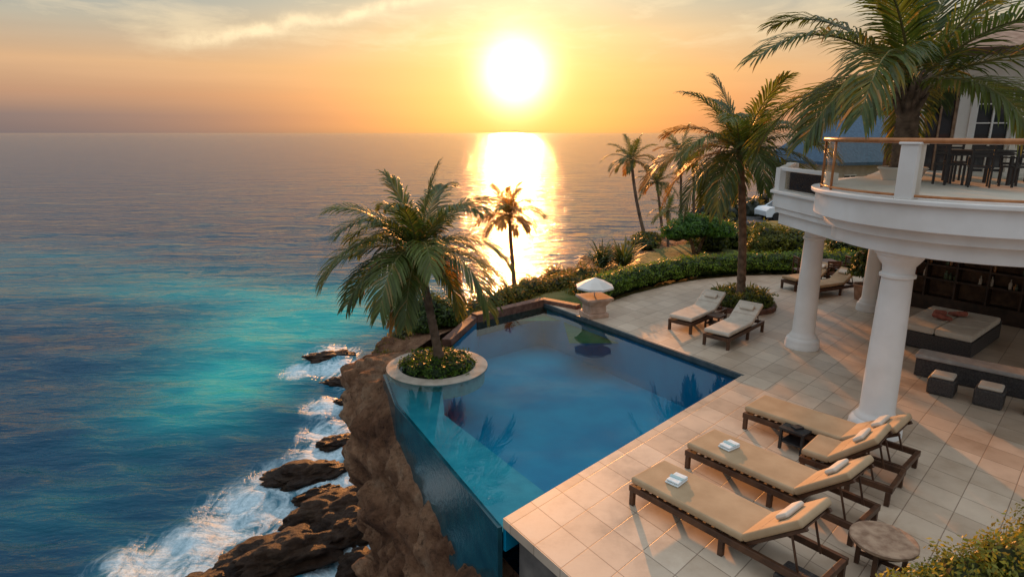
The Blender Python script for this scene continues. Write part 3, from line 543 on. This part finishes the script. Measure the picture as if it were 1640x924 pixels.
b=MB(); b.add([(9.1,15.65,6.862),(17.3,12.05,6.862),(18.1,20.6,6.862),(12.3,20.6,6.862),(13,18,7.9),(16,16.5,7.9)],[(0,1,5,4),(1,2,5),(2,3,4,5),(3,0,4)]); b.obj('roof',M_terra,V_)
b=MB(); b.box((9.4,15.95,5.33),(.13,.13,2.54)); b.obj('veranda_post',M_wood,V_)
W0=Vector((11.3,19.3,0)); W1=Vector((15.2,14.0,0)); dw=(W1-W0).normalized(); aw=math.atan2(dw.y,dw.x); nw=Vector((dw.y,-dw.x,0)); LW=(W1-W0).length
def wb(mb,s0,s1,z0,z1,th,off): c=W0+dw*((s0+s1)/2)+nw*off; mb.box((c.x,c.y,(z0+z1)/2),(s1-s0,th,z1-z0),RZ(aw))
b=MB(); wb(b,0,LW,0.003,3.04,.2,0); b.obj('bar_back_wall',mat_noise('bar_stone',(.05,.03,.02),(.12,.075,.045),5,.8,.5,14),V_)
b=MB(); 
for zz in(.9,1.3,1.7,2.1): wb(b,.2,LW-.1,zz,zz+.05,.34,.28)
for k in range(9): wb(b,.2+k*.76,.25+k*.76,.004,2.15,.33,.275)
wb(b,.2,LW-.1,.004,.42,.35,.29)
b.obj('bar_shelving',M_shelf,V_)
b=MB()
for k in range(90):
    s_=rn.uniform(.35,LW-.3); zz=rn.choice([.95,1.35,1.75]); c=W0+dw*s_+nw*.33; h_=rn.uniform(.14,.28); g=rn.choice([(.05,.08,.04),(.25,.11,.03),(.4,.36,.3),(.08,.03,.02)])
    b.lathe((c.x,c.y,zz+.002),[(.04,0),(.04,h_*.6),(.014,h_*.75),(.014,h_)],8,(*g,1))
b.obj('bottles',mat_attr('bottle_glass',.15),V_)
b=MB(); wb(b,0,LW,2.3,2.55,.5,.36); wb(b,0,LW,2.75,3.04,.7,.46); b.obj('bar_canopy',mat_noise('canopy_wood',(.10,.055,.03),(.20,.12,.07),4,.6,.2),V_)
b=MB(); b.box((8.6+2.5,18.9,1.52),(.25,.25,3.03)); b.obj('rear_pier',M_white,V_)
# ---------------------------------------------------------------- furniture
def lounger(foot,ang,L_=2.5,W=.76,hinge=1.70,back=38,h=.34,s=1,cush=None,backlen=.85):
    cush=cush or M_cush; par=empty('sun_lounger',(foot[0],foot[1],0),ang,s)
    f=MB(); y2=W/2-.03
    for yy in(-y2,y2): f.box((L_/2,yy,h-.09),(L_,.055,.09))
    for xx in(.03,hinge,L_-.03): f.box((xx,0,h-.09),(.06,W-.12,.08))
    for i in range(int(hinge/.12)): f.box((.12+i*.12,0,h-.065),(.07,W-.12,.02))
    for xx in(.05,L_*.55,L_-.05):
        for yy in(-y2,y2): f.box((xx,yy,(h-.13)/2),(.065,.065,h-.13))
    a=R(back); ca,sa=math.cos(a),math.sin(a)
    M_=RY(-a)
    for yy in(-y2+.07,y2-.07): f.box((hinge+ca*backlen/2,yy,h-.05+sa*backlen/2),(backlen,.045,.045),M_)
    for k in range(5): f.box((hinge+ca*backlen*(k+.5)/5,0,h-.05+sa*backlen*(k+.5)/5),(.07,W-.2,.02),M_)
    for yy in(-y2+.08,y2-.08): f.tube([(hinge+ca*backlen*.75,yy,h-.06+sa*backlen*.75),(min(L_-.1,hinge+ca*backlen*.75+.12),yy,h-.1)],.016,6)
    f.obj('wood_frame',M_wood,par,bevel=.006)
    c=MB(); c.box((hinge/2+.0,0,h+.035),(hinge-.03,W-.02,.10)); c.obj('seat_cushion',cush,par,bevel=.035)
    c=MB(); off=Vector((-sa,0,ca))*.06; q0=Vector((hinge+ca*backlen*.5,0,h-.02+sa*backlen*.5))+off; c.box(q0,(backlen,W-.03,.10),M_); c.obj('back_cushion',cush,par,bevel=.035)
    for k in(.33,.66):
        c=MB(); q1=Vector((hinge+ca*backlen*k,0,h-.02+sa*backlen*k))+Vector((-sa,0,ca))*.108; c.box(q1,(.010,W-.10,.01),M_); c.obj('seam',M_woodl,par,bevel=.003)
    c=MB(); q2=Vector((hinge+ca*backlen*.62,0,h+sa*backlen*.62))+Vector((-sa,0,ca))*.13; c.box(q2,(.17,W*.55,.07),M_); c.obj('head_pillow',M_creamf,par,bevel=.033)
    return par
A_=math.atan2(-.77,.637)
def footc(left,w): return (left[0]+.77*w/2,left[1]+.637*w/2)
lounger(footc((1.61,7.69),.76),A_,2.6,.76,1.72,40)
lounger(footc((2.64,8.66),.76),A_,2.5,.76,1.72,40)
lounger(footc((3.98,9.98),.76),A_+.05,2.5,.76,1.62,32)
lounger((4.55,8.72),A_+.1,1.25,.72,.42,42,backlen=.8)
lounger((4.85,14.15),R(46),2.05,.66,1.35,32,s=1,cush=M_creamf,backlen=.7)
lounger((4.3,15.35),R(46),2.05,.66,1.35,32,cush=M_creamf,backlen=.7)
lounger((9.3,18.9),R(25),1.9,.6,1.2,35,backlen=.65)
lounger((9.0,19.8),R(25),1.9,.6,1.2,35,backlen=.65)
def sidetable(x_,y_,w_,h_,a,name='side_table',mat=M_wood):
    p_=empty(name,(x_,y_,0),a); b=MB(); b.box((0,0,h_-.02),(w_,w_,.04)); b.box((0,0,h_*.35),(w_*.85,w_*.85,.03))
    for i in(-1,1):
        for j in(-1,1): b.box((i*w_*.42,j*w_*.42,(h_-.042)/2),(.045,.045,h_-.042))
    b.obj('frame',mat,p_,bevel=.005); return p_
sidetable(4.62,9.25,.42,.38,A_,mat=M_dark); sidetable(5.35,15.75,.42,.36,R(46)); sidetable(9.7,19.6,.4,.36,R(25))
b=MB(); b.box((4.6,9.22,.395),(.16,.12,.03),RZ(.3)); b.obj('ashtray',M_dark,bevel=.008)
rt=empty('round_table',(4.3,6.3,0)); b=MB(); b.lathe((0,0,.40),[(.33,0),(.355,.012),(.355,.045),(.34,.055)],40); b.obj('top',M_woodl,rt)
b=MB()
for i in range(4):
    a=R(45+90*i); b.box((.24*math.cos(a),.24*math.sin(a),.2),(.05,.05,.398),RZ(a))
b.box((0,0,.15),(.44,.04,.04),RZ(R(45))); b.box((0,0,.15),(.04,.44,.037),RZ(R(45))); b.lathe((0,0,.34),[(.27,0),(.27,.055)],30); b.obj('legs',M_wood,rt)
b=MB(); b.box((3.25,6.0,.09),(.5,.35,.16),RZ(A_)); b.obj('storage_basket',M_wicker,bevel=.02)
M_band=mat_noise('towel_band',(.25,.45,.5),(.3,.5,.55),5,.9,0)
def towel(x_,y_,z_,a):
    p_=empty('folded_towel',(x_,y_,z_),a); b=MB(); b.box((0,0,.018),(.20,.27,.03)); b.obj('lower_fold',M_towel,p_,bevel=.013); b=MB(); b.box((.006,0.004,.05),(.185,.26,.028)); b.obj('upper_fold',M_towel,p_,bevel=.013)
    b=MB(); b.box((.0,0.0,.068),(.19,.06,.004)); b.obj('band',M_band,p_)
towel(2.22,7.55,.425,A_+.1); towel(3.25,8.5,.425,A_-.1)
ps=empty('stone_pedestal_parasol',(2.3,16.85,0),R(20)); b=MB()
b.box((0,0,.06),(.62,.62,.12)); b.box((0,0,.22),(.5,.5,.2)); b.add([(-.25,-.25,.32),(.25,-.25,.32),(.25,.25,.32),(-.25,.25,.32),(-.37,-.37,.5),(.37,-.37,.5),(.37,.37,.5),(-.37,.37,.5)],[(0,1,5,4),(1,2,6,5),(2,3,7,6),(3,0,4,7)]); b.box((0,0,.535),(.8,.8,.07)); b.obj('stone_base',mat_noise('peach_stone',(.42,.27,.19),(.58,.40,.30),5,.8,.4,16),ps,bevel=.015)
b=MB(); b.tube([(0,0,.56),(0,0,1.08)],.02,8); b.obj('pole',M_white,ps)
b=MB(); nn=8; v=[(0,0,1.10)]
for r_,z_ in((.28,1.0),(.54,.86),(.54,.81)):
    for i in range(nn): a=2*math.pi*i/nn; v.append((r_*math.cos(a),r_*math.sin(a),z_))
f=[(0,1+i,1+(i+1)%nn) for i in range(nn)]
for j in range(2):
    for i in range(nn): f.append((1+j*nn+i,1+(j+1)*nn+i,1+(j+1)*nn+(i+1)%nn,1+j*nn+(i+1)%nn))
b.add(v,f); b.obj('canopy',M_white,ps)
db=empty('outdoor_daybed',(10.75,14.65,0),R(40)); b=MB(); b.box((0,0,.21),(2.4,1.55,.36)); b.box((1.16,0,.38),(.08,1.55,.2)) ; b.obj('wicker_base',M_wicker,db,bevel=.02)
for i in range(3):
    for j in range(2): box('mattress',(-.78+i*.78,-.375+j*.75,.47),(.775,.745,.16),M_creamf,db,bevel=.045)
for p_,a in(((.2,.3,.62),.3),((-.15,.15,.61),-.4),((.5,.0,.6),.8)): box('pillow',p_,(.42,.28,.12),M_red,db,RZ(a)@RY(.3),bevel=.05)
AB=math.atan2(-.69,.73)
bn=empty('long_bench',(9.65,11.65,0),AB); b=MB(); b.box((0,0,.2),(2.7,.42,.38)); b.obj('base',M_wicker,bn,bevel=.015); b=MB(); b.box((0,0,.44),(2.74,.5,.09)); b.obj('seat_pad',mat_noise('grey_fabric',(.33,.30,.28),(.42,.39,.36),6,.9,.2,60),bn,bevel=.03)
for x_,y_ in((8.5,11.5),(9.02,10.95),(9.6,10.45)):
    o_=empty('wicker_ottoman',(x_,y_,0),AB); b=MB(); b.box((0,0,.17),(.46,.46,.33)); b.obj('base',M_wicker,o_,bevel=.04); b=MB(); b.box((0,0,.365),(.38,.38,.07)); b.obj('cushion',M_creamf,o_,bevel=.034)
def chair(x_,y_,z_,a,mat=M_dark,s=1):
    p_=empty('dining_chair',(x_,y_,z_),a,s); b=MB(); b.box((0,0,.44),(.44,.44,.04))
    for i in(-1,1):
        for j in(-1,1): b.box((i*.19,j*.19,.21),(.04,.04,.417))
        b.box((-.2,i*.19,.68),(.04,.04,.44))
        b.box((0,i*.215,.64),(.42,.03,.03)); b.box((.19,i*.215,.545),(.03,.03,.16))
    b.box((-.2,0,.86),(.045,.44,.07)); b.box((-.2,0,.68),(.03,.34,.05)); b.box((-.2,0,.76),(.03,.34,.05)); b.obj('frame',mat,p_,bevel=.004)
def dtable(x_,y_,z_,a,lx=1.0,ly=.8,s=1,mat=M_dark):
    p_=empty('dining_table',(x_,y_,z_),a,s); b=MB(); b.box((0,0,.72),(lx,ly,.04)); b.box((0,0,.66),(lx*.9,ly*.9,.07))
    for i in(-1,1):
        for j in(-1,1): b.box((i*lx*.43,j*ly*.43,.31),(.06,.06,.618))
    b.obj('frame',mat,p_,bevel=.004)
dtable(8.75,11.9,4.052,0,s=.85); chair(8.1,11.75,4.052,0,s=.85); chair(8.3,11.25,4.052,R(60),s=.8); chair(8.95,11.25,4.052,R(90),s=.8); chair(8.85,12.6,4.052,R(-90),s=.85); chair(9.45,11.9,4.052,R(180),s=.85); chair(10.3,12.3,4.052,R(200),s=.95)
pp_=empty('palm_pot',(8.0,13.0,4.05)); b=MB(); b.lathe((0,0,.003),[(.34,0),(.42,.2),(.46,.23),(.44,.26),(.38,.20)],30,cap=False); b.obj('pot',M_white,pp_,smooth=True); b=MB(); b.lathe((0,0,.003),[(.40,.17),(.05,.2)],20); b.obj('soil',M_soil,pp_)
dtable(10.6,20.9,0,0,mat=M_wood); chair(9.9,20.9,0,0,M_wood); chair(11.3,20.9,0,R(180),M_wood); chair(10.6,20.3,0,R(90),M_wood)
def pot(x_,y_,r_,h_,seed,ln):
    p_=empty('potted_plant',(x_,y_,0)); b=MB(); b.lathe((0,0,.002),[(r_*.7,0),(r_*.95,h_*.85),(r_*1.05,h_*.88),(r_*1.05,h_),(r_*.9,h_),(r_*.88,h_*.85)],24,cap=False); b.obj('pot',M_terra,p_,smooth=True); b=MB(); b.lathe((0,0,h_*.8),[(r_*.88,0),(.01,.02)],20); b.obj('soil',M_soil,p_)
    leaves('leaves',[(0,0,h_+.45,.4,.4,.5),(0.05,0,h_+.9,.3,.3,.4)],1500,.09,DG,MG,seed,p_,core=.4)
pot(10.75,18.6,.25,.5,51,1.2); pot(12.2,20.6,.3,.5,52,1.3)
# ---------------------------------------------------------------- distance
hs=empty('blue_roof_house',(25.5,48,-1.2),R(18))
wm=mat_noise('house_wall',(.45,.38,.30),(.55,.48,.4),3,.8,.2)
b=MB(); b.box((0,0,2.2),(9,6,4.4)); b.obj('walls',wm,hs)
b=MB(); b.add([(-5,-3.8,4.0),(5,-3.8,4.0),(5,3.8,4.0),(-5,3.8,4.0),(-2.2,0,7.4),(3.8,0,7.4),(-5,-3.8,4.2),(5,-3.8,4.2),(5,3.8,4.2),(-5,3.8,4.2)],[(0,3,2,1),(6,7,5,4),(7,8,5),(8,9,4,5),(9,6,4),(0,1,7,6),(1,2,8,7),(2,3,9,8),(3,0,6,9)]); b.obj('roof',M_roofb,hs)
b=MB()
for xx in(-3,-1,1,3): b.box((xx,-3.02,2.6),(.9,.06,1.3))
b.obj('windows',M_win,hs)
b=MB()
for xx in(-3,-1,1,3):
    b.box((xx,-3.06,3.3),(1.06,.06,.08)); b.box((xx,-3.06,1.9),(1.06,.08,.08)); b.box((xx,-3.063,2.6),(.05,.05,1.3))
b.obj('window_trim',M_white,hs)
def car(x_,y_,z_,a,col,s=1):
    p_=empty('parked_car',(x_,y_,z_),a,s); pr=[(-2.1,.35),(-2.15,.75),(-1.9,.95),(-1.3,1.02),(-.7,1.42),(.6,1.45),(1.3,1.0),(2.0,.88),(2.15,.6),(2.1,.35)]
    b=MB(); n_=len(pr); v=[]
    for yy,k in((-.85,1),(.85,1)): v+=[(x0,yy*(1 if z0<1.1 else .82),z0) for x0,z0 in pr]
    b.add(v,[tuple(range(n_)),tuple(range(n_,2*n_))[::-1]]+[(i,(i+1)%n_,n_+(i+1)%n_,n_+i) for i in range(n_)]); b.obj('body',mat_noise('car_paint',col,tuple(c*1.1 for c in col),2,.25,0),p_,bevel=.05)
    b=MB(); 
    for sg in(-1,1): b.add([(-1.15,sg*.84,1.04),(1.15,sg*.84,1.04),(.55,sg*.74,1.38),(-.65,sg*.74,1.38)],[(0,1,2,3)])
    b.add([(1.27,-.66,1.05),(1.27,.66,1.05),(.68,.62,1.43),(.68,-.62,1.43)],[(0,1,2,3)]); b.add([(-1.28,-.66,1.06),(-1.28,.66,1.06),(-.76,.62,1.42),(-.76,-.62,1.42)],[(0,1,2,3)]); b.obj('windows',M_win,p_)
    for xx in(-1.3,1.35):
        for sg in(-1,1):
            b=MB(); b.tube([(xx,sg*.72,.33),(xx,sg*.9,.33)],.33,20); b.obj('wheel',M_dark,p_)
car(18.6,42.5,-.75,R(10),(.65,.70,.74),.85); car(20.6,44.5,-.85,R(8),(.3,.4,.48),.85)
b=MB(); b.prism([(14.5,40.5),(24,41),(27,46),(18,46.5)],-1.2,-.74); b.obj('parking_pavement',mat_noise('asphalt',(.05,.05,.05),(.08,.08,.08),4,.9,.2))
